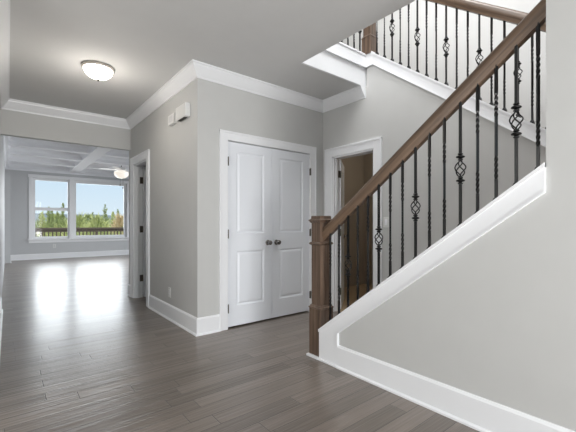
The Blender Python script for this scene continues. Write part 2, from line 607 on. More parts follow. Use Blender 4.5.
BASE = [(0, 0), (0.028, 0), (0.027, 0.012), (0.018, 0.021), (0.016, 0.021), (0.016, 0.162), (0.012, 0.168), (0.008, 0.176), (0.004, 0.178), (0, 0.178)]
for nm, path, lab in (
        ('baseboard_left', [(XL, 2.9), (XL, YH + 0.09)], 'white baseboard on the left hall wall'),
        ('baseboard_corner', [(XA, DA0 - 0.115), (XA, YB), (CX0 - 0.0945, YB)], 'tall white baseboard wrapping the hall corner'),
        ('baseboard_hall_end', [(XA, YH + 0.09), (XA, DA1 + 0.122)], 'short white baseboard between doorway and opening'),
        ('baseboard_closet_right', [(CX1 + 0.128, YB), (XD, YB), (XD, DD1 + 0.125)], 'white baseboard in the corner right of the double doors'),
        ('baseboard_stair_side', [(XD, DD0 - 0.108), (XD, 2.1)], 'white baseboard right of the small doorway'),
        ('baseboard_far', [(0.05, 12.85), (0.05, 13.0), (XL, 13.0), (XL, YF), (5.65, YF)], 'white baseboard below the rear window'),
        ('baseboard_stair', [(XC, -3.2), (XC, 1.885)], 'tall white baseboard along the stair wall')):
    bm = nb()
    sweep(bm, path, BASE, -1 if nm == 'baseboard_stair' else 1)
    struct(nm, bm, M_TRIM, lab)

# stringer board on the knee wall with its cap
bm = nb()
prism(bm, [(2.094, 0), (2.094, 0.257), (0.531, stop(0.531)), (0.531, stop(0.531) - 0.136), (1.885, stop(1.885) - 0.136), (1.885, 0)], 0, XC - 0.014, XC)
prism(bm, [(2.096, stop(2.096) - 0.022), (2.096, stop(2.096)), (0.531, stop(0.531)), (0.531, stop(0.531) - 0.022)], 0, XC - 0.022, XC + D + 0.01)
prism(bm, [(1.889, stop(1.889) - 0.144), (1.889, stop(1.889) - 0.134), (0.531, stop(0.531) - 0.134), (0.531, stop(0.531) - 0.144)], 0, XC - 0.02, XC)
box(bm, XC - 0.02, XC, 1.882, 1.892, 0.178, stop(1.885) - 0.136)
struct('trim_3', bm, M_TRIM, 'white sloped stringer board and cap under the lower stair rail')
bm = nb(); box(bm, XC - 0.030, XC, 1.885, 2.094, 0.0, 0.020, 0.006); box(bm, XC - 0.032, XC + 0.0, 2.0935, 2.236, 0, 0.02, 0.006)
struct('trim_4', bm, M_TRIM, 'small white quarter round at the foot of the newel post')

# upper skirt and fascia
bm = nb()
prism(bm, [(YO - 0.105, utop(YO - 0.105)), (0.45, utop(0.45)), (0.45, utop(0.45) - 0.132), (YO - 0.105, utop(YO - 0.105) - 0.132)], 0, XD - 0.016, XD)
prism(bm, [(YO - 0.105, utop(YO - 0.105)), (0.45, utop(0.45)), (0.45, utop(0.45) - 0.02), (YO - 0.105, utop(YO - 0.105) - 0.02)], 0, XD - 0.024, XD + D)
prism(bm, [(YO - 0.105, utop(YO - 0.105) - 0.14), (0.45, utop(0.45) - 0.14), (0.45, utop(0.45) - 0.128), (YO - 0.105, utop(YO - 0.105) - 0.128)], 0, XD - 0.022, XD)
struct('trim_5', bm, M_TRIM, 'white sloped skirt board under the upper stair rail')
bm = nb()
box(bm, XO, XD + D, YO - 0.001, YO + 0.02, CZ - 0.002, 2.955)
struct('trim_6', bm, M_TRIM, 'white floor edge face at the stair opening')
bm = nb()
box(bm, XO, XD - 0.0, YO - 0.02, YO + 0.14, 2.955, 3.105)
box(bm, XO, XD + 0.0, YO - 0.028, YO + 0.15, 3.087, 3.107)
box(bm, XO, XD + 0.0, YO - 0.026, YO, 2.950, 2.965)
box(bm, XD - 0.025, XD + D, YO - 0.105, YO + 0.15, 2.955, 3.115)
struct('trim_7', bm, M_TRIM, 'white base board under the short upper railing')


def casing_x(bm, x0, x1, zt, y, wd=0.088, hd=0.10):
    """door casing on a wall facing -Y"""
    for a, b in ((x0 - wd, x0), (x1, x1 + wd)):
        box(bm, a, b, y - 0.019, y, 0, zt + hd, 0.003)
    box(bm, x0, x1, y - 0.0185, y, zt, zt + hd, 0.003)
    box(bm, x0 - wd - 0.004, x1 + wd + 0.004, y - 0.027, y, zt + hd - 0.018, zt + hd + 0.006, 0.003)
    for a, b in ((x0 - wd - 0.004, x0 - wd + 0.014), (x1 + wd - 0.014, x1 + wd + 0.004)):
        box(bm, a, b, y - 0.026, y, 0, zt + hd, 0.003)


def casing_y(bm, y0, y1, zt, x, wd=0.11, hd=0.105, w1=None):
    """door casing on a wall facing -X"""
    w1 = w1 or wd
    for a, b in ((y0 - wd, y0), (y1, y1 + w1)):
        box(bm, x - 0.019, x, a, b, 0, zt + hd, 0.003)
    box(bm, x - 0.0185, x, y0, y1, zt, zt + hd, 0.003)
    box(bm, x - 0.027, x, y0 - wd - 0.004, y1 + w1 + 0.004, zt + hd - 0.018, zt + hd + 0.006, 0.003)
    for a, b in ((y0 - wd - 0.004, y0 - wd + 0.014), (y1 + w1 - 0.014, y1 + w1 + 0.004)):
        box(bm, x - 0.026, x, a, b, 0, zt + hd, 0.003)


bm = nb(); casing_x(bm, CX0, CX1, 2.032, YB, 0.094, 0.090)
box(bm, CX0 - 0.001, CX0 + 0.004, YB, YB + D, 0, 2.032); box(bm, CX1 - 0.004, CX1 + 0.001, YB, YB + D, 0, 2.032); box(bm, CX0, CX1, YB + 0.002, YB + D, 2.029, 2.033)
box(bm, CX0 + 0.004, CX1 - 0.004, YB + 0.055, YB + 0.07, 2.0, 2.03)
struct('trim_8', bm, M_TRIM, 'white casing around the double closet doors')
bm = nb(); casing_y(bm, DA0, DA1, DZ, XA, 0.115, 0.105, 0.115)
for a, b in ((DA0, DA0 + 0.018), (DA1 - 0.018, DA1)): box(bm, XA, XA + D, a, b, 0, DZ)
box(bm, XA, XA + D, DA0, DA1, DZ - 0.018, DZ)
box(bm, XA + 0.04, XA + 0.075, DA1 - 0.03, DA1 - 0.018, 0, DZ - 0.018); box(bm, XA + 0.04, XA + 0.075, DA0 + 0.018, DA0 + 0.03, 0, DZ - 0.018)
struct('trim_9', bm, M_TRIM, 'white casing around the hall doorway')
bm = nb(); casing_y(bm, DD0, DD1, 1.995, XD, 0.107, 0.105, 0.122)
for a, b in ((DD0, DD0 + 0.018), (DD1 - 0.018, DD1)): box(bm, XD, XD + D, a, b, 0, 1.995)
box(bm, XD, XD + D, DD0, DD1, 1.977, 1.995)
box(bm, XD + 0.035, XD + 0.07, DD1 - 0.03, DD1 - 0.018, 0, 1.977)
box(bm, XD + 0.035, XD + 0.07, DD0 + 0.018, DD0 + 0.03, 0, 1.977)
struct('trim_10', bm, M_TRIM, 'white casing around the small doorway behind the stair rail')

# ------------------------------------------------------------------ doors


def panel_side(bm, w, h, rects, y, sgn):
    """one moulded face of a door at depth y, sgn -1 faces -y"""
    fs = []

    def quad(x0, x1, z0, z1, yy):
        vs = [bm.verts.new(c) for c in ((x0, yy, z0), (x1, yy, z0), (x1, yy, z1), (x0, yy, z1))]
        fs.append(bm.faces.new(vs))
    xs0, xs1 = rects[0][0], rects[0][1]
    quad(0, xs0, 0, h, y)
    quad(xs1, w, 0, h, y)
    zc = 0
    for (x0, x1, z0, z1) in rects:
        quad(x0, x1, zc, z0, y)
        zc = z1
    quad(xs0, xs1, zc, h, y)
    for (x0, x1, z0, z1) in rects:
        prev = None
        for ins, dep in ((0, 0), (0.004, 0.006), (0.014, 0.010), (0.020, 0.0105), (0.038, 0.004), (0.044, 0.003)):
            yy = y - sgn * dep
            ring = [bm.verts.new(c) for c in ((x0 + ins, yy, z0 + ins), (x1 - ins, yy, z0 + ins), (x1 - ins, yy, z1 - ins), (x0 + ins, yy, z1 - ins))]
            if prev:
                for i in range(4):
                    fs.append(bm.faces.new((prev[i], prev[(i + 1) % 4], ring[(i + 1) % 4], ring[i])))
            prev = ring
        fs.append(bm.faces.new(prev))
    for f in fs:
        f.normal_update()
        if f.normal.y * sgn < 0: f.normal_flip()


def door_leaf(w, h, rects, t=0.036):
    bm = nb()
    panel_side(bm, w, h, rects, 0, -1)
    panel_side(bm, w, h, rects, t, 1)
    for pts in (((0, 0, 0), (0, t, 0), (0, t, h), (0, 0, h)), ((w, 0, 0), (w, 0, h), (w, t, h), (w, t, 0)),
                ((0, 0, 0), (w, 0, 0), (w, t, 0), (0, t, 0)), ((0, 0, h), (0, t, h), (w, t, h), (w, 0, h))):
        bm.faces.new([bm.verts.new(c) for c in pts])
    bmesh.ops.remove_doubles(bm, verts=bm.verts, dist=0.0004)
    return bm


def knob_bm(c, axis, sgn):
    bm = nb()
    prof = [(0.031, 0), (0.031, 0.004), (0.026, 0.008), (0.011, 0.011), (0.010, 0.028), (0.018, 0.032), (0.026, 0.040), (0.0285, 0.050), (0.026, 0.060), (0.016, 0.067), (0.004, 0.069)]
    lathe(bm, [(r, sgn * hh) for r, hh in prof], 20, c, axis)
    return bm


def rz(bm, ang, loc):
    bmesh.ops.rotate(bm, verts=bm.verts, cent=(0, 0, 0), matrix=Matrix.Rotation(ang, 3, 'Z'))
    bmesh.ops.translate(bm, verts=bm.verts, vec=loc)
    return bm


def hinge_bm(x, y, z, hx=0.03, hy=0.006):
    bm = nb()
    lathe(bm, [(0.006, -0.045), (0.006, 0.045)], 10, (x, y, z))
    lathe(bm, [(0.007, 0.045), (0.003, 0.052)], 10, (x, y, z))
    box(bm, x - hx, x + hx, y + 0.003, y + hy + 0.003, z - 0.044, z + 0.044)
    return bm


lw_ = (CX1 - CX0) / 2 - 0.006
RECT = [(0.112, lw_ - 0.112, 0.215, 0.815), (0.112, lw_ - 0.112, 1.01, 1.905)]
dz0 = 0.018
for i, (nm, x0, kx, hx, lab) in enumerate((
        ('door_1', CX0 + 0.004, CX0 + 0.004 + lw_ - 0.062, CX0 + 0.001, 'left leaf of the white two panel double closet doors'),
        ('door_2', CX1 - 0.004 - lw_, CX1 - 0.004 - lw_ + 0.062, CX1 - 0.001, 'right leaf of the white two panel double closet doors, beside the newel post'))):
    bm = door_leaf(lw_, 2.003, RECT)
    bmesh.ops.translate(bm, verts=bm.verts, vec=(x0, YB + 0.004, dz0))
    dl = struct(nm, bm, M_DOOR, lab, origin=(x0, YB + 0.004, dz0))
    obj('door_knob', knob_bm((kx, YB + 0.004, 0.913), 1, -1), M_NICKEL, dl, smooth=True)
    for z in (0.22, 1.02, 1.80):
        obj('hinge', hinge_bm(hx, YB - 0.023, z, 0.004, 0.02), M_DARKMETAL, dl)

# hall door, open into its room
wd = DA1 - DA0 - 0.04
bm = door_leaf(wd + 0.12, 1.995, [(0.11, wd + 0.01, 0.24, 0.82), (0.11, wd + 0.01, 1.0, 1.86)])
rz(bm, math.radians(2), (XA + D + 0.006, DA1 - 0.060, 0.012))
dl = struct('door_3', bm, M_DOOR, 'white hall door standing open into its room', origin=(XA + D + 0.006, DA1 - 0.03, 0.012))
for z in (0.30, 1.05, 1.80):
    bm = nb()
    box(bm, XA + 0.072, XA + D + 0.004, DA1 - 0.024, DA1 - 0.017, z - 0.05, z + 0.05)
    lathe(bm, [(0.008, -0.05), (0.008, 0.05)], 10, (XA + D + 0.002, DA1 - 0.026, z))
    obj('hinge', bm, M_DARKMETAL, dl)
# small room door, swung well open
bm = door_leaf(0.62, 1.96, [(0.11, 0.51, 0.24, 0.82), (0.11, 0.51, 1.0, 1.83)])
ang = math.radians(38)
rz(bm, ang, (XD + D + 0.008, DD1 - 0.026, 0.014))
dl = struct('door_4', bm, M_DOOR, 'white door swung open inside the small doorway behind the stair rail', origin=(XD + D + 0.008, DD1 - 0.026, 0.014))
kb = knob_bm((0, 0, 0), 1, -1)
rz(kb, ang, (XD + D + 0.008 + math.cos(ang) * 0.56, DD1 - 0.026 + math.sin(ang) * 0.56, 0.95))
obj('door_knob', kb, M_NICKEL, dl, smooth=True)
for z in (0.25, 1.02, 1.78):
    bm = nb()
    box(bm, XD + 0.074, XD + D + 0.003, DD1 - 0.024, DD1 - 0.0165, z - 0.045, z + 0.045)
    lathe(bm, [(0.007, -0.045), (0.007, 0.045)], 10, (XD + D + 0.001, DD1 - 0.028, z))
    obj('hinge', bm, M_DARKMETAL, dl)

# ------------------------------------------------------------------ rear window
win = bpy.data.objects.new('window_1', None)
COL.objects.link(win); win.location = (2.0, YF, 0.6)
tag(win, 'wide white rear window, double hung sash beside a fixed picture pane', kind='structure')
bm = nb()
y0, y1 = YF - 0.02, YF
box(bm, WX0 - 0.095, WX0, y0, y1, WZ0 - 0.02, WZ1 + 0.1, 0.003)
box(bm, WX1, WX1 + 0.095, y0, y1, WZ0 - 0.02, WZ1 + 0.1, 0.003)
box(bm, WX0 - 0.11, WX1 + 0.11, y0 - 0.008, y1, WZ1, WZ1 + 0.1, 0.003)
box(bm, WXm0, WXm1, y0, y1, WZ0 - 0.02, WZ1, 0.003)
box(bm, WX0 - 0.12, WX1 + 0.12, y0 - 0.05, y1 + 0.03, WZ0 - 0.035, WZ0, 0.004)
box(bm, WX0 - 0.10, WX1 + 0.10, y0, y1, WZ0 - 0.125, WZ0 - 0.03, 0.003)
obj('window_casing', bm, M_TRIM, win)


def sash(x0, x1, z0, z1, y, wdt=0.05):
    bm = nb()
    for a in ((x0, x0 + wdt, z0, z1), (x1 - wdt, x1, z0, z1), (x0 + wdt, x1 - wdt, z0, z0 + wdt), (x0 + wdt, x1 - wdt, z1 - wdt, z1)):
        box(bm, a[0], a[1], y, y + 0.035, a[2], a[3])
    s = obj('sash', bm, M_TRIM, win)
    bm = nb(); box(bm, x0 + wdt - 0.004, x1 - wdt + 0.004, y + 0.014, y + 0.02, z0 + wdt - 0.004, z1 - wdt + 0.004)
    obj('pane', bm, M_GLASS, s)


sash(WX0 + 0.0, WXm0 + 0.03, 1.595, WZ1, YF + 0.06, 0.075)
sash(WX0 + 0.0, WXm0 + 0.03, WZ0, 1.64, YF + 0.022, 0.075)
sash(WXm1 - 0.03, WX1, WZ0, WZ1, YF + 0.04, 0.09)

# ------------------------------------------------------------------ coffered ceiling beams
BP = [(-0.10, 2.865), (0.10, 2.865), (0.105, 2.945), (0.115, 2.955), (0.15, 3.00), (0.165, 3.03), (0.165, 3.0495), (-0.165, 3.0495), (-0.165, 3.03), (-0.15, 3.00), (-0.115, 2.955), (-0.105, 2.945)]
bm = nb()
for yb in (7.30, 8.55, 9.80, 11.05, 12.30):
    prism(bm, [(yb + a, z) for a, z in BP], 0, XL + 0.01, 5.64)
for xb in (1.72, 3.85):
    prism(bm, [(xb + a * 1.45, z - 0.002) for a, z in BP], 1, 6.0, YF - 0.01)
struct('trim_11', bm, M_BEAM, 'white coffered ceiling beams of the rear room')

# ------------------------------------------------------------------ lower balustrade
BX = 2.078
NX, NY = 2.100, 2.157
bal = thing('stair_balustrade', 'lower stair balustrade with wood rail, square newel post and black iron balusters', 'stair railing', (NX, NY, 0))


def sq(bm, c, levels, kx=1.0):
    """square-section post from (half_width, z) levels"""
    fs = []
    rings = []
    for hw, z in levels:
        rings.append([bm.verts.new((c[0] + a * hw * kx, c[1] + b * hw, z)) for a, b in ((-1, -1), (1, -1), (1, 1), (-1, 1))])
    for a, b in zip(rings, rings[1:]):
        for i in range(4):
            fs.append(bm.faces.new((a[i], a[(i + 1) % 4], b[(i + 1) % 4], b[i])))
    fs.append(bm.faces.new(rings[0])); fs.append(bm.faces.new(list(reversed(rings[-1]))))
    bmesh.ops.recalc_face_normals(bm, faces=fs)
    return bm


def newel(cx, cy, z0, zbase, ztop, parent, hw=0.054, hb=0.068):
    bm = sq(nb(), (cx, cy), [(hw, z0 + 0.02), (hw, ztop - 0.012)], 1.18)
    es = [e for e in bm.edges if abs(e.verts[0].co.z - e.verts[1].co.z) > 0.1]
    bmesh.ops.bevel(bm, geom=es, offset=0.004, segments=2, affect='EDGES')
    n = obj('newel_post', bm, M_NEWEL, parent, origin=(cx, cy, z0))
    bm = sq(nb(), (cx, cy), [(hb, z0), (hb, zbase - 0.03), (hb + 0.004, zbase - 0.026), (hb + 0.004, zbase - 0.018), (hb - 0.003, zbase - 0.012), (hb - 0.006, zbase - 0.004), (hw + 0.001, zbase + 0.004)], 1.12)
    obj('newel_base', bm, M_NEWEL, n)
    bm = sq(nb(), (cx, cy), [(hw + 0.001, ztop - 0.25), (hw + 0.010, ztop - 0.244), (hw + 0.014, ztop - 0.236), (hw + 0.010, ztop - 0.228), (hw + 0.001, ztop - 0.222)], 1.18)
    obj('newel_moulding', bm, M_NEWEL, n)
    bm = sq(nb(), (cx, cy), [(hw + 0.001, ztop - 0.062), (hw + 0.008, ztop - 0.054), (hw + 0.014, ztop - 0.044), (hw + 0.019, ztop - 0.036), (hw + 0.009, ztop - 0.030), (hw + 0.0015, ztop - 0.024), (hw + 0.0015, ztop - 0.004), (hw - 0.003, ztop)], 1.17)
    obj('newel_cap', bm, M_NEWEL, n)
    return n


newel(NX, NY, 0.0, 0.44, 1.200, bal)

RAILP = [(a * 1.02, b * 1.18) for a, b in [(-0.020, 0), (0.020, 0), (0.021, 0.014), (0.027, 0.022), (0.031, 0.032), (0.031, 0.052), (0.026, 0.066), (0.014, 0.075), (0, 0.077), (-0.014, 0.075), (-0.026, 0.066), (-0.031, 0.052), (-0.031, 0.032), (-0.027, 0.022), (-0.021, 0.014)]]


def handrail(x, ya, yb, zfun, parent, prof=RAILP):
    """sloped rail whose underside runs zfun(y), from ya down to yb; mesh is built along local x"""
    za, zb = zfun(ya), zfun(yb)
    L = math.hypot(yb - ya, zb - za)
    bm = nb()
    prism(bm, prof, 0, 0, L)
    me = bpy.data.meshes.new('handrail')
    ca = math.cos(math.atan2(zb - za, abs(yb - ya)))
    bm.to_mesh(me); bm.free()
    me.materials.append(M_RAIL)
    for f in me.polygons: f.use_smooth = True
    try: me.set_sharp_from_angle(angle=math.radians(40))
    except Exception: pass
    o = bpy.data.objects.new('handrail', me)
    COL.objects.link(o)
    o.parent = parent
    o.location = Vector((x, ya, za)) - wpos(parent)
    dx = Vector((0, yb - ya, zb - za)).normalized()
    dy = Vector((1, 0, 0)) if (yb - ya) < 0 else Vector((-1, 0, 0))
    dz = dx.cross(dy)
    if dz.z < 0: dy = -dy; dz = dx.cross(dy)
    o.rotation_euler = Matrix((dx, dy, dz)).transposed().to_euler()
    return o


RAIL_V = 0.738    # rail underside above the stringer top
handrail(BX + 0.014, 2.105, 0.40, lambda y: stop(y) + RAIL_V, bal)

BH = RAIL_V + 0.012


def bar_bm(twists, hw=0.0068, h=BH):
    """square iron bar with twisted stretches (z0, z1, turns)"""
    bm = nb()
    zs = [(-0.006, 0.0)]
    ang = 0
    for z0, z1, turns in twists:
        zs.append((z0, ang))
        n = int(turns * 16)
        for i in range(1, n + 1):
            zs.append((z0 + (z1 - z0) * i / n, ang + turns * 2 * PI * i / n))
        ang += turns * 2 * PI
    zs.append((h, ang))
    fs = []
    rings = []
    for z, a in zs:
        rings.append([bm.verts.new((hw * 1.414 * math.cos(a + PI / 4 + k * PI / 2), hw * 1.414 * math.sin(a + PI / 4 + k * PI / 2), z)) for k in range(4)])
    for a, b in zip(rings, rings[1:]):
        for i in range(4):
            fs.append(bm.faces.new((a[i], a[(i + 1) % 4], b[(i + 1) % 4], b[i])))
    fs.append(bm.faces.new(rings[0])); fs.append(bm.faces.new(list(reversed(rings[-1]))))
    bmesh.ops.recalc_face_normals(bm, faces=fs)
    return bm


def mesh_of(name, bm, mat, smooth=False):
    me = bpy.data.meshes.new(name)
    bm.to_mesh(me); bm.free()
    me.materials.append(mat)
    if smooth:
        for f in me.polygons: f.use_smooth = True
    return me


ZB = 0.352        # basket centre
ME_TWIST = mesh_of('twisted_baluster', bar_bm([(0.125, 0.255, 1.1), (0.47, 0.60, 1.1)]), M_IRON)
# basket bar: two plain lengths with the basket between
bm = nb()
for z0, z1 in ((-0.006, ZB - 0.044), (ZB + 0.044, BH)):
    box(bm, -0.0068, 0.0068, -0.0068, 0.0068, z0, z1)
ME_PLAIN = mesh_of('basket_baluster', bm, M_IRON)
bm = nb()
for k in range(4):
    pts = []
    for i in range(21):
        tt = i / 20
        r = 0.003 + 0.027 * math.sin(PI * tt) ** 0.9
        a = k * PI / 2 + tt * 2 * PI * 0.5
        pts.append((r * math.cos(a), r * math.sin(a), ZB - 0.050 + 0.100 * tt))
    tube(bm, pts, 0.0038, 6)
ME_BASKET = mesh_of('basket', bm, M_IRON, True)
KN = [(0.008, -0.022), (0.014, -0.020), (0.015, -0.015), (0.009, -0.011), (0.014, -0.007), (0.023, -0.004), (0.025, 0.0), (0.023, 0.004), (0.014, 0.007), (0.009, 0.011), (0.015, 0.015), (0.014, 0.020), (0.008, 0.022)]
ME_KNUCKLE = mesh_of('knuckle', lathe(nb(), KN, 14), M_IRON, False)
SH = [(0.015, -0.014), (0.015, 0.010), (0.0085, 0.026)]
ME_SHOE = mesh_of('baluster_shoe', sq(nb(), (0, 0), SH), M_IRON)


def mk_baluster(me, basket):
    b = bpy.data.objects.new('baluster', me); COL.objects.link(b)
    s = bpy.data.objects.new('baluster_shoe', ME_SHOE); COL.objects.link(s); s.parent = b
    if basket:
        q = bpy.data.objects.new('basket', ME_BASKET); COL.objects.link(q); q.parent = b
        for dz in (-0.070, 0.070):
            q = bpy.data.objects.new('knuckle', ME_KNUCKLE); COL.objects.link(q); q.parent = b; q.location = (0, 0, ZB + dz)
    return b


P_T = P_B = None


def place_baluster(parent, x, y, z, basket):
    global P_T, P_B
    proto = P_B if basket else P_T
    loc = Vector((x, y, z)) - wpos(parent)
    if proto is None:
        b = mk_baluster(ME_PLAIN if basket else ME_TWIST, basket)
        b.parent = parent; b.location = loc
        if basket: P_B = b
        else: P_T = b
    else:
        b = dup(proto, parent, loc)
    if basket: b['label'] = 'iron baluster with a twisted basket'
    return b


for i in range(16):
    y = 2.025 - 0.0966 * i
    place_baluster(bal, BX, y, stop(y), i % 3 == 2)

# ------------------------------------------------------------------ upper balustrade
UX = 3.30
ubal = thing('stair_balustrade', 'upper stair balustrade descending to the right above the ceiling opening', 'stair railing', (UX, YO - 0.04, 3.10))
handrail(UX, YO - 0.08, 0.45, lambda y: utop(y) + RAIL_V + 0.03, ubal)
newel(UX, YO - 0.035, 3.10, 3.10 + 0.22, 3.10 + 1.12, ubal, 0.050, 0.062)
for i in range(20):
    y = 2.474 - 0.1013 * i
    if y < 0.5: break
    place_baluster(ubal, UX, y, utop(y), i % 3 == 2).scale.z = 1.042
for i in range(9):
    x = 3.215 - 0.104 * i
    place_baluster(ubal, x, YO + 0.04, 3.105, i % 3 == 0)
# level rail of the upper hall
bm = nb(); prism(bm, [(YO + 0.04 + a, z + 3.105 + RAIL_V) for a, z in RAILP], 0, XO + 0.02, UX - 0.04)
obj('handrail', bm, M_RAIL, ubal, smooth=True)

# ------------------------------------------------------------------ the stairs themselves
st = thing('staircase', 'lower flight of wood treads and white risers behind the iron balustrade', 'stairs', (2.7, 2.1, 0))
RISE, RUN = 0.1794, 0.1794 / SLOPE
bm_r = nb()
N1 = 8
for k in range(N1):
    yk = 2.02 - RUN * k
    if k < N1 - 1:
        bm = nb(); box(bm, XC + D + 0.012, XD - 0.03, yk - RUN, yk + 0.025, RISE * (k + 1) - 0.028, RISE * (k + 1), 0.004)
        obj('tread', bm, M_TREAD, st)
    box(bm_r, XC + D + 0.012, XD - 0.03, yk - 0.018, yk, RISE * k, RISE * (k + 1) - 0.028)
obj('riser', bm_r, M_TRIM, st)
bm = nb(); box(bm, XC + D + 0.002, XE - 0.002, -0.9, yk + 0.025, RISE * N1 - 0.028, RISE * N1)
struct('floor_landing', bm, M_TREAD, 'half landing between the two flights')
st = thing('staircase', 'upper flight of wood treads and white risers behind the upper railing', 'stairs', (3.9, 0.7, RISE * N1))
bm_r = nb()
z0 = RISE * N1
for k in range(8):
    ya = 2.52 - RUN * (8 - k)
    bm = nb(); box(bm, XD + D + 0.012, XE - 0.01, ya - 0.025, ya + RUN, z0 + RISE * (k + 1) - 0.028, z0 + RISE * (k + 1), 0.004)
    obj('tread', bm, M_TREAD, st)
    box(bm_r, XD + D + 0.012, XE - 0.01, ya, ya + 0.018, z0 + RISE * k + (0.001 if k == 0 else 0), z0 + RISE * (k + 1) - 0.028)
obj('riser', bm_r, M_TRIM, st)

# ------------------------------------------------------------------ hall ceiling light
LX_, LY_ = 0.72, 4.0
cl = thing('ceiling_light', 'flush bowl ceiling light with nickel rim glowing on the hall ceiling', 'ceiling light', (LX_, LY_, CZ))
bm = lathe(nb(), [(0.142, CZ), (0.150, CZ - 0.006), (0.152, CZ - 0.020), (0.146, CZ - 0.030), (0.125, CZ - 0.030)], 40, (LX_, LY_, 0))
obj('light_rim', bm, M_RIM, cl, smooth=True)
prof = [(0.136 * math.cos(a), CZ - 0.027 - 0.096 * math.sin(a)) for a in [i * PI / 2 / 12 for i in range(12)]] + [(0.006, CZ - 0.1235)]
obj('glass_bowl', lathe(nb(), prof, 40, (LX_, LY_, 0)), M_LAMP, cl, smooth=True)
pl = bpy.data.lights.new('hall_lamp_glow', 'POINT'); pl.energy = 9; pl.color = (1.0, 0.93, 0.85); pl.shadow_soft_size = 0.09
po = bpy.data.objects.new('hall_lamp_glow', pl); COL.objects.link(po); po.location = (LX_, LY_, CZ - 0.45)
obj('finial', lathe(nb(), [(0.006, CZ - 0.124), (0.013, CZ - 0.128), (0.012, CZ - 0.138), (0.005, CZ - 0.146)], 14, (LX_, LY_, 0)), M_NICKEL, cl, smooth=True)

# ------------------------------------------------------------------ ceiling fan
FX, FY = 2.74, 11.66
fan = thing('ceiling_fan', 'white ceiling fan with a lit glass bowl and two pull chains in the rear room', 'ceiling fan', (FX, FY, GZ))
obj('canopy', lathe(nb(), [(0.07, GZ), (0.07, GZ - 0.02), (0.03, GZ - 0.05), (0.012, GZ - 0.055)], 20, (FX, FY, 0)), M_DARKMETAL, fan, smooth=True)
obj('downrod', lathe(nb(), [(0.012, GZ - 0.05), (0.012, GZ - 0.16)], 12, (FX, FY, 0)), M_DARKMETAL, fan)
obj('motor', lathe(nb(), [(0.03, GZ - 0.15), (0.11, GZ - 0.17), (0.13, GZ - 0.20), (0.13, GZ - 0.26), (0.09, GZ - 0.29)], 28, (FX, FY, 0)), M_TRIM, fan, smooth=True)
obj('light_bowl', lathe(nb(), [(0.15, GZ - 0.29), (0.20, GZ - 0.31), (0.21, GZ - 0.36), (0.19, GZ - 0.42), (0.12, GZ - 0.48), (0.03, GZ - 0.505)], 28, (FX, FY, 0)), M_LAMP2, fan, smooth=True)
for k in range(5):
    bm = nb()
    box(bm, 0.12, 0.60, -0.06, 0.06, -0.004, 0.004, 0.003)
    bmesh.ops.rotate(bm, verts=bm.verts, cent=(0, 0, 0), matrix=Matrix.Rotation(math.radians(10), 3, 'X'))
    rz(bm, k * 2 * PI / 5 + 0.35, (FX, FY, GZ - 0.235))
    obj('fan_blade', bm, M_TRIM, fan)
for dx, ln in ((-0.05, 0.20), (0.03, 0.28)):
    bm = nb(); lathe(bm, [(0.003, GZ - 0.50), (0.003, GZ - 0.50 - ln)], 6, (FX + dx, FY - 0.06, 0))
    lathe(bm, [(0.012, GZ - 0.50 - ln), (0.018, GZ - 0.52 - ln), (0.012, GZ - 0.55 - ln)], 10, (FX + dx, FY - 0.06, 0))
    obj('pull_chain', bm, M_DARKMETAL, fan)

# ------------------------------------------------------------------ small wall things
ch = thing('door_chime', 'larger white chime box high on the hall wall near the corner', 'wall box', (XA, 3.64, 2.33))
bm = nb(); box(bm, XA - 0.055, XA, 3.50, 3.775, 2.262, 2.405, 0.006); obj('cover', bm, M_PLATE, ch)
bm = nb(); box(bm, XA - 0.048, XA - 0.012, 3.55, 3.73, 2.2585, 2.263); obj('vent_slot', bm, M_DARKSLOT, ch)
sm = thing('alarm_siren', 'smaller white sounder box left of the larger box on the hall wall', 'wall box', (XA, 3.95, 2.33))
bm = nb(); box(bm, XA - 0.045, XA, 3.86, 4.04, 2.275, 2.385, 0.006); obj('cover', bm, M_PLATE, sm)
bm = nb()
for k in range(4): box(bm, XA - 0.0465, XA - 0.044, 3.895 + k * 0.03, 3.908 + k * 0.03, 2.295, 2.365)
obj('grille', bm, M_WALLG, sm)


def wall_plate(name, lab, cat, c, normal, switch):
    t = thing(name, lab, cat, c)
    x, y, z = c
    if normal == '-x':
        bm = nb(); box(bm, x - 0.006, x, y - 0.036, y + 0.036, z - 0.058, z + 0.058, 0.002); obj('cover_plate', bm, M_PLATE, t)
        if switch:
            bm = nb(); box(bm, x - 0.010, x - 0.005, y - 0.016, y + 0.016, z - 0.033, z + 0.033, 0.002); obj('rocker', bm, M_TRIM, t)
        else:
            for dz in (-0.02, 0.02):
                bm = nb(); box(bm, x - 0.0075, x - 0.005, y - 0.015, y + 0.015, z + dz - 0.013, z + dz + 0.013, 0.001); so = obj('socket', bm, M_TRIM, t)
                bm = nb(); box(bm, x - 0.0082, x - 0.007, y - 0.007, y - 0.004, z + dz - 0.006, z + dz + 0.005); box(bm, x - 0.0082, x - 0.007, y + 0.004, y + 0.007, z + dz - 0.006, z + dz + 0.005)
                obj('slot', bm, M_DARKSLOT, so)
    else:
        bm = nb(); box(bm, x - 0.04, x + 0.04, y - 0.008, y, z - 0.062, z + 0.062, 0.002); obj('cover_plate', bm, M_PLATE, t)
        for dz in (-0.024, 0.024):
            bm = nb(); box(bm, x - 0.018, x + 0.018, y - 0.010, y - 0.007, z + dz - 0.016, z + dz + 0.016); so = obj('socket', bm, M_WALLG, t)
    return t


wall_plate('wall_outlet', 'white outlet low on the hall wall near the corner baseboard', 'outlet', (XA, 4.10, 0.32), '-x', False)
wall_plate('light_switch', 'white switch plate on the stair side wall seen between iron balusters', 'light switch', (XD, 2.325, 1.15), '-x', True)
wall_plate('wall_outlet', 'white outlet under the rear window sill', 'outlet', (1.18, YF, 0.41), '-y', False)

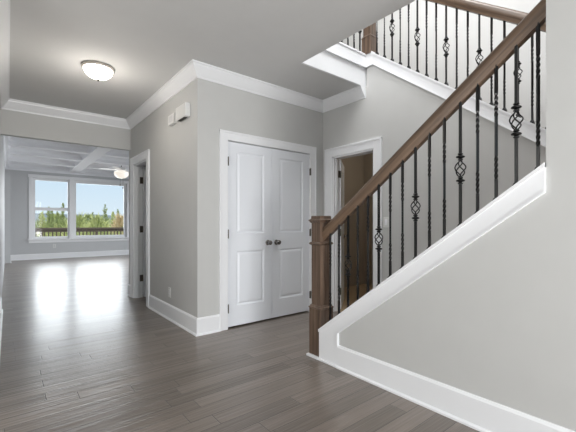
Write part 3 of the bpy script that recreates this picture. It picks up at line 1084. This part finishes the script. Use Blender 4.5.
# ------------------------------------------------------------------ outdoors
bm = nb(); box(bm, -3, 9, YF + 0.14, 17.2, -0.25, -0.08)
struct('trim_12', bm, M_DECKFL, 'wood deck boards outside the rear window')
rl = thing('deck_railing', 'dark wooden deck railing outside the rear window', 'railing', (3.0, 17.0, -0.08))
bm = nb(); box(bm, -2.9, 8.9, 16.95, 17.09, 0.90, 0.98, 0.006); box(bm, -2.9, 8.9, 16.99, 17.03, 0.80, 0.90); obj('top_rail', bm, M_DECK, rl)
bm = nb(); box(bm, -2.9, 8.9, 16.99, 17.03, 0.02, 0.10); obj('bottom_rail', bm, M_DECK, rl)
for i in range(7):
    bm = nb(); x = -2.9 + i * 1.95; box(bm, x, x + 0.09, 16.975, 17.065, -0.08, 0.90); obj('post', bm, M_DECK, rl)
me = None
for i in range(62):
    x = -1.7 + i * 0.135
    if me is None:
        bm = nb(); box(bm, -0.02, 0.02, -0.02, 0.02, 0, 0.75)
        me = mesh_of('railing_baluster', bm, M_DECK)
    o = bpy.data.objects.new('railing_baluster', me); COL.objects.link(o); o.parent = rl
    o.location = Vector((x, 17.01, 0.08)) - rl.location

bm = nb()
bmesh.ops.create_grid(bm, x_segments=60, y_segments=60, size=1)
for v in bm.verts:
    X = v.co.x * 260 + 20
    Yv = 17.3 + (v.co.y + 1) * 130
    v.co = Vector((X, Yv, -1.2 - 1.6 * min(1, (Yv - 17) / 25) + 0.5 * noise.noise(Vector((X * 0.05, Yv * 0.05, 0)))))
struct('ground', bm, M_GRASS, 'pale green meadow beyond the deck')


def ridge(name, yy, h, amp, fr, mat, lab, seed):
    bm = nb()
    n = 160
    rows = []
    for j in range(5):
        row = []
        for i in range(n + 1):
            X = -260 + 620 * i / n
            hh = h + amp * noise.noise(Vector((X * fr, seed, 0))) + amp * 0.5 * noise.noise(Vector((X * fr * 4, seed + 3, 0)))
            f = math.sin(PI / 2 * j / 4)
            row.append(bm.verts.new((X, yy + 22 * (j / 4) + 3 * noise.noise(Vector((X * .1, j, seed))), -4 + (hh + 4) * f)))
        rows.append(row)
    for a, b in zip(rows, rows[1:]):
        for i in range(n):
            bm.faces.new((a[i], a[i + 1], b[i + 1], b[i]))
    struct(name, bm, mat, lab, smooth=True)


ridge('hill_far', 230, 6.2, 2.0, 0.012, M_HILL, 'distant blue green hills on the horizon', 1.3)
ridge('hill_near', 120, 1.8, 1.4, 0.02, M_HILL2, 'wooded rise in front of the distant hills', 5.1)


def tree(x, y, zb, h, r, mi, lab, cone, n=700):
    t = thing('pine_tree' if cone else 'leafy_shrub', lab, 'tree' if cone else 'shrub', (x, y, zb), 'trees and shrubs beyond the deck')
    bm = nb(); tube(bm, [(x, y, zb - 0.2), (x, y, zb + h * 0.9)], [0.06, 0.012], 7)
    obj('trunk', bm, M_BARK, t)
    bm = nb()
    rnd = random.Random(int(x * 1000 + y * 10))
    spires = [(0, 0, 1.0)] + [(r * 0.85 * math.cos(k * 1.3 + x), r * 0.85 * math.sin(k * 1.3 + x), rnd.uniform(0.80, 0.93)) for k in range(6)] if cone else [(0, 0, 1)]
    for i in range(n):
        f = rnd.random() ** (0.55 if cone else 0.8)
        ox, oy, hs = spires[i % len(spires)]
        zz = zb + h * hs * (0.08 + 0.92 * f)
        if cone:
            whorl = 0.62 + 0.38 * math.cos(f * 34)
            rr = 0.75 * r * max(0.03, (1.0 - f)) ** 0.9 * whorl * 1.25
        else:
            rr = r * math.sqrt(max(0.02, 1 - (2 * f - 0.9) ** 2))
        a = rnd.random() * 2 * PI
        q = rr * math.sqrt(rnd.random())
        P = Vector((x + ox * (1.25 - 0.5 * f) + q * math.cos(a), y + oy * (1.25 - 0.5 * f) + q * math.sin(a), zz))
        d = Vector((math.cos(a) * 0.7, math.sin(a) * 0.7, rnd.uniform(0.6, 2.0))).normalized()
        s = d.cross(Vector((rnd.uniform(-1, 1), rnd.uniform(-1, 1), rnd.uniform(-1, 1)))).normalized()
        L = rnd.uniform(0.2, 0.5) * ((1.25 - f) if cone else 1); W = rnd.uniform(0.025, 0.055)
        v = [bm.verts.new(P - s * W), bm.verts.new(P + s * W), bm.verts.new(P + d * L)]
        bm.faces.new(v)
    obj('foliage', bm, M_LEAF[mi], t)


def at(px, py, Y):
    u = (px - 288) / F_PX
    rx, ry = math.sin(YAW) + u * math.cos(YAW), math.cos(YAW) - u * math.sin(YAW)
    d = Y / ry
    return d * rx, CAM_Z + d * (224 - py) / F_PX


for (px, py, Y, r, mi, cone, lab) in (
        (49, 207.5, 26, 1.15, 0, True, 'left pine seen through the double hung sash'),
        (63, 203.5, 30, 1.0, 0, True, 'tallest pine in the left sash, beside the mullion'),
        (42, 212, 21, 0.9, 1, True, 'small yellow green pine at the left edge of the left sash'),
        (105, 204.5, 32, 1.5, 0, True, 'tall pine in the middle of the large picture pane'),
        (113, 212, 27.5, 1.2, 1, True, 'lower yellow green pine right of the tall pine in the picture pane'),
        (79, 217, 23.5, 1.2, 1, False, 'yellow green shrub by the mullion in the picture pane'),
        (88, 216, 40, 1.4, 0, False, 'green shrub left of the tall pine in the picture pane'),
        (97, 219, 20.5, 1.0, 1, False, 'light shrub at the foot of the tall pine, left side'),
        (121, 218, 22.5, 0.9, 2, False, 'tawny shrub at the right edge of the picture pane'),
        (56, 216, 35, 1.5, 1, False, 'yellow green shrub between the two pines of the left sash')):
    x, zt = at(px, py, Y)
    zb = -2.7
    tree(x, Y, zb, zt - zb, r, mi, lab, cone, 2200 if cone else 1000)
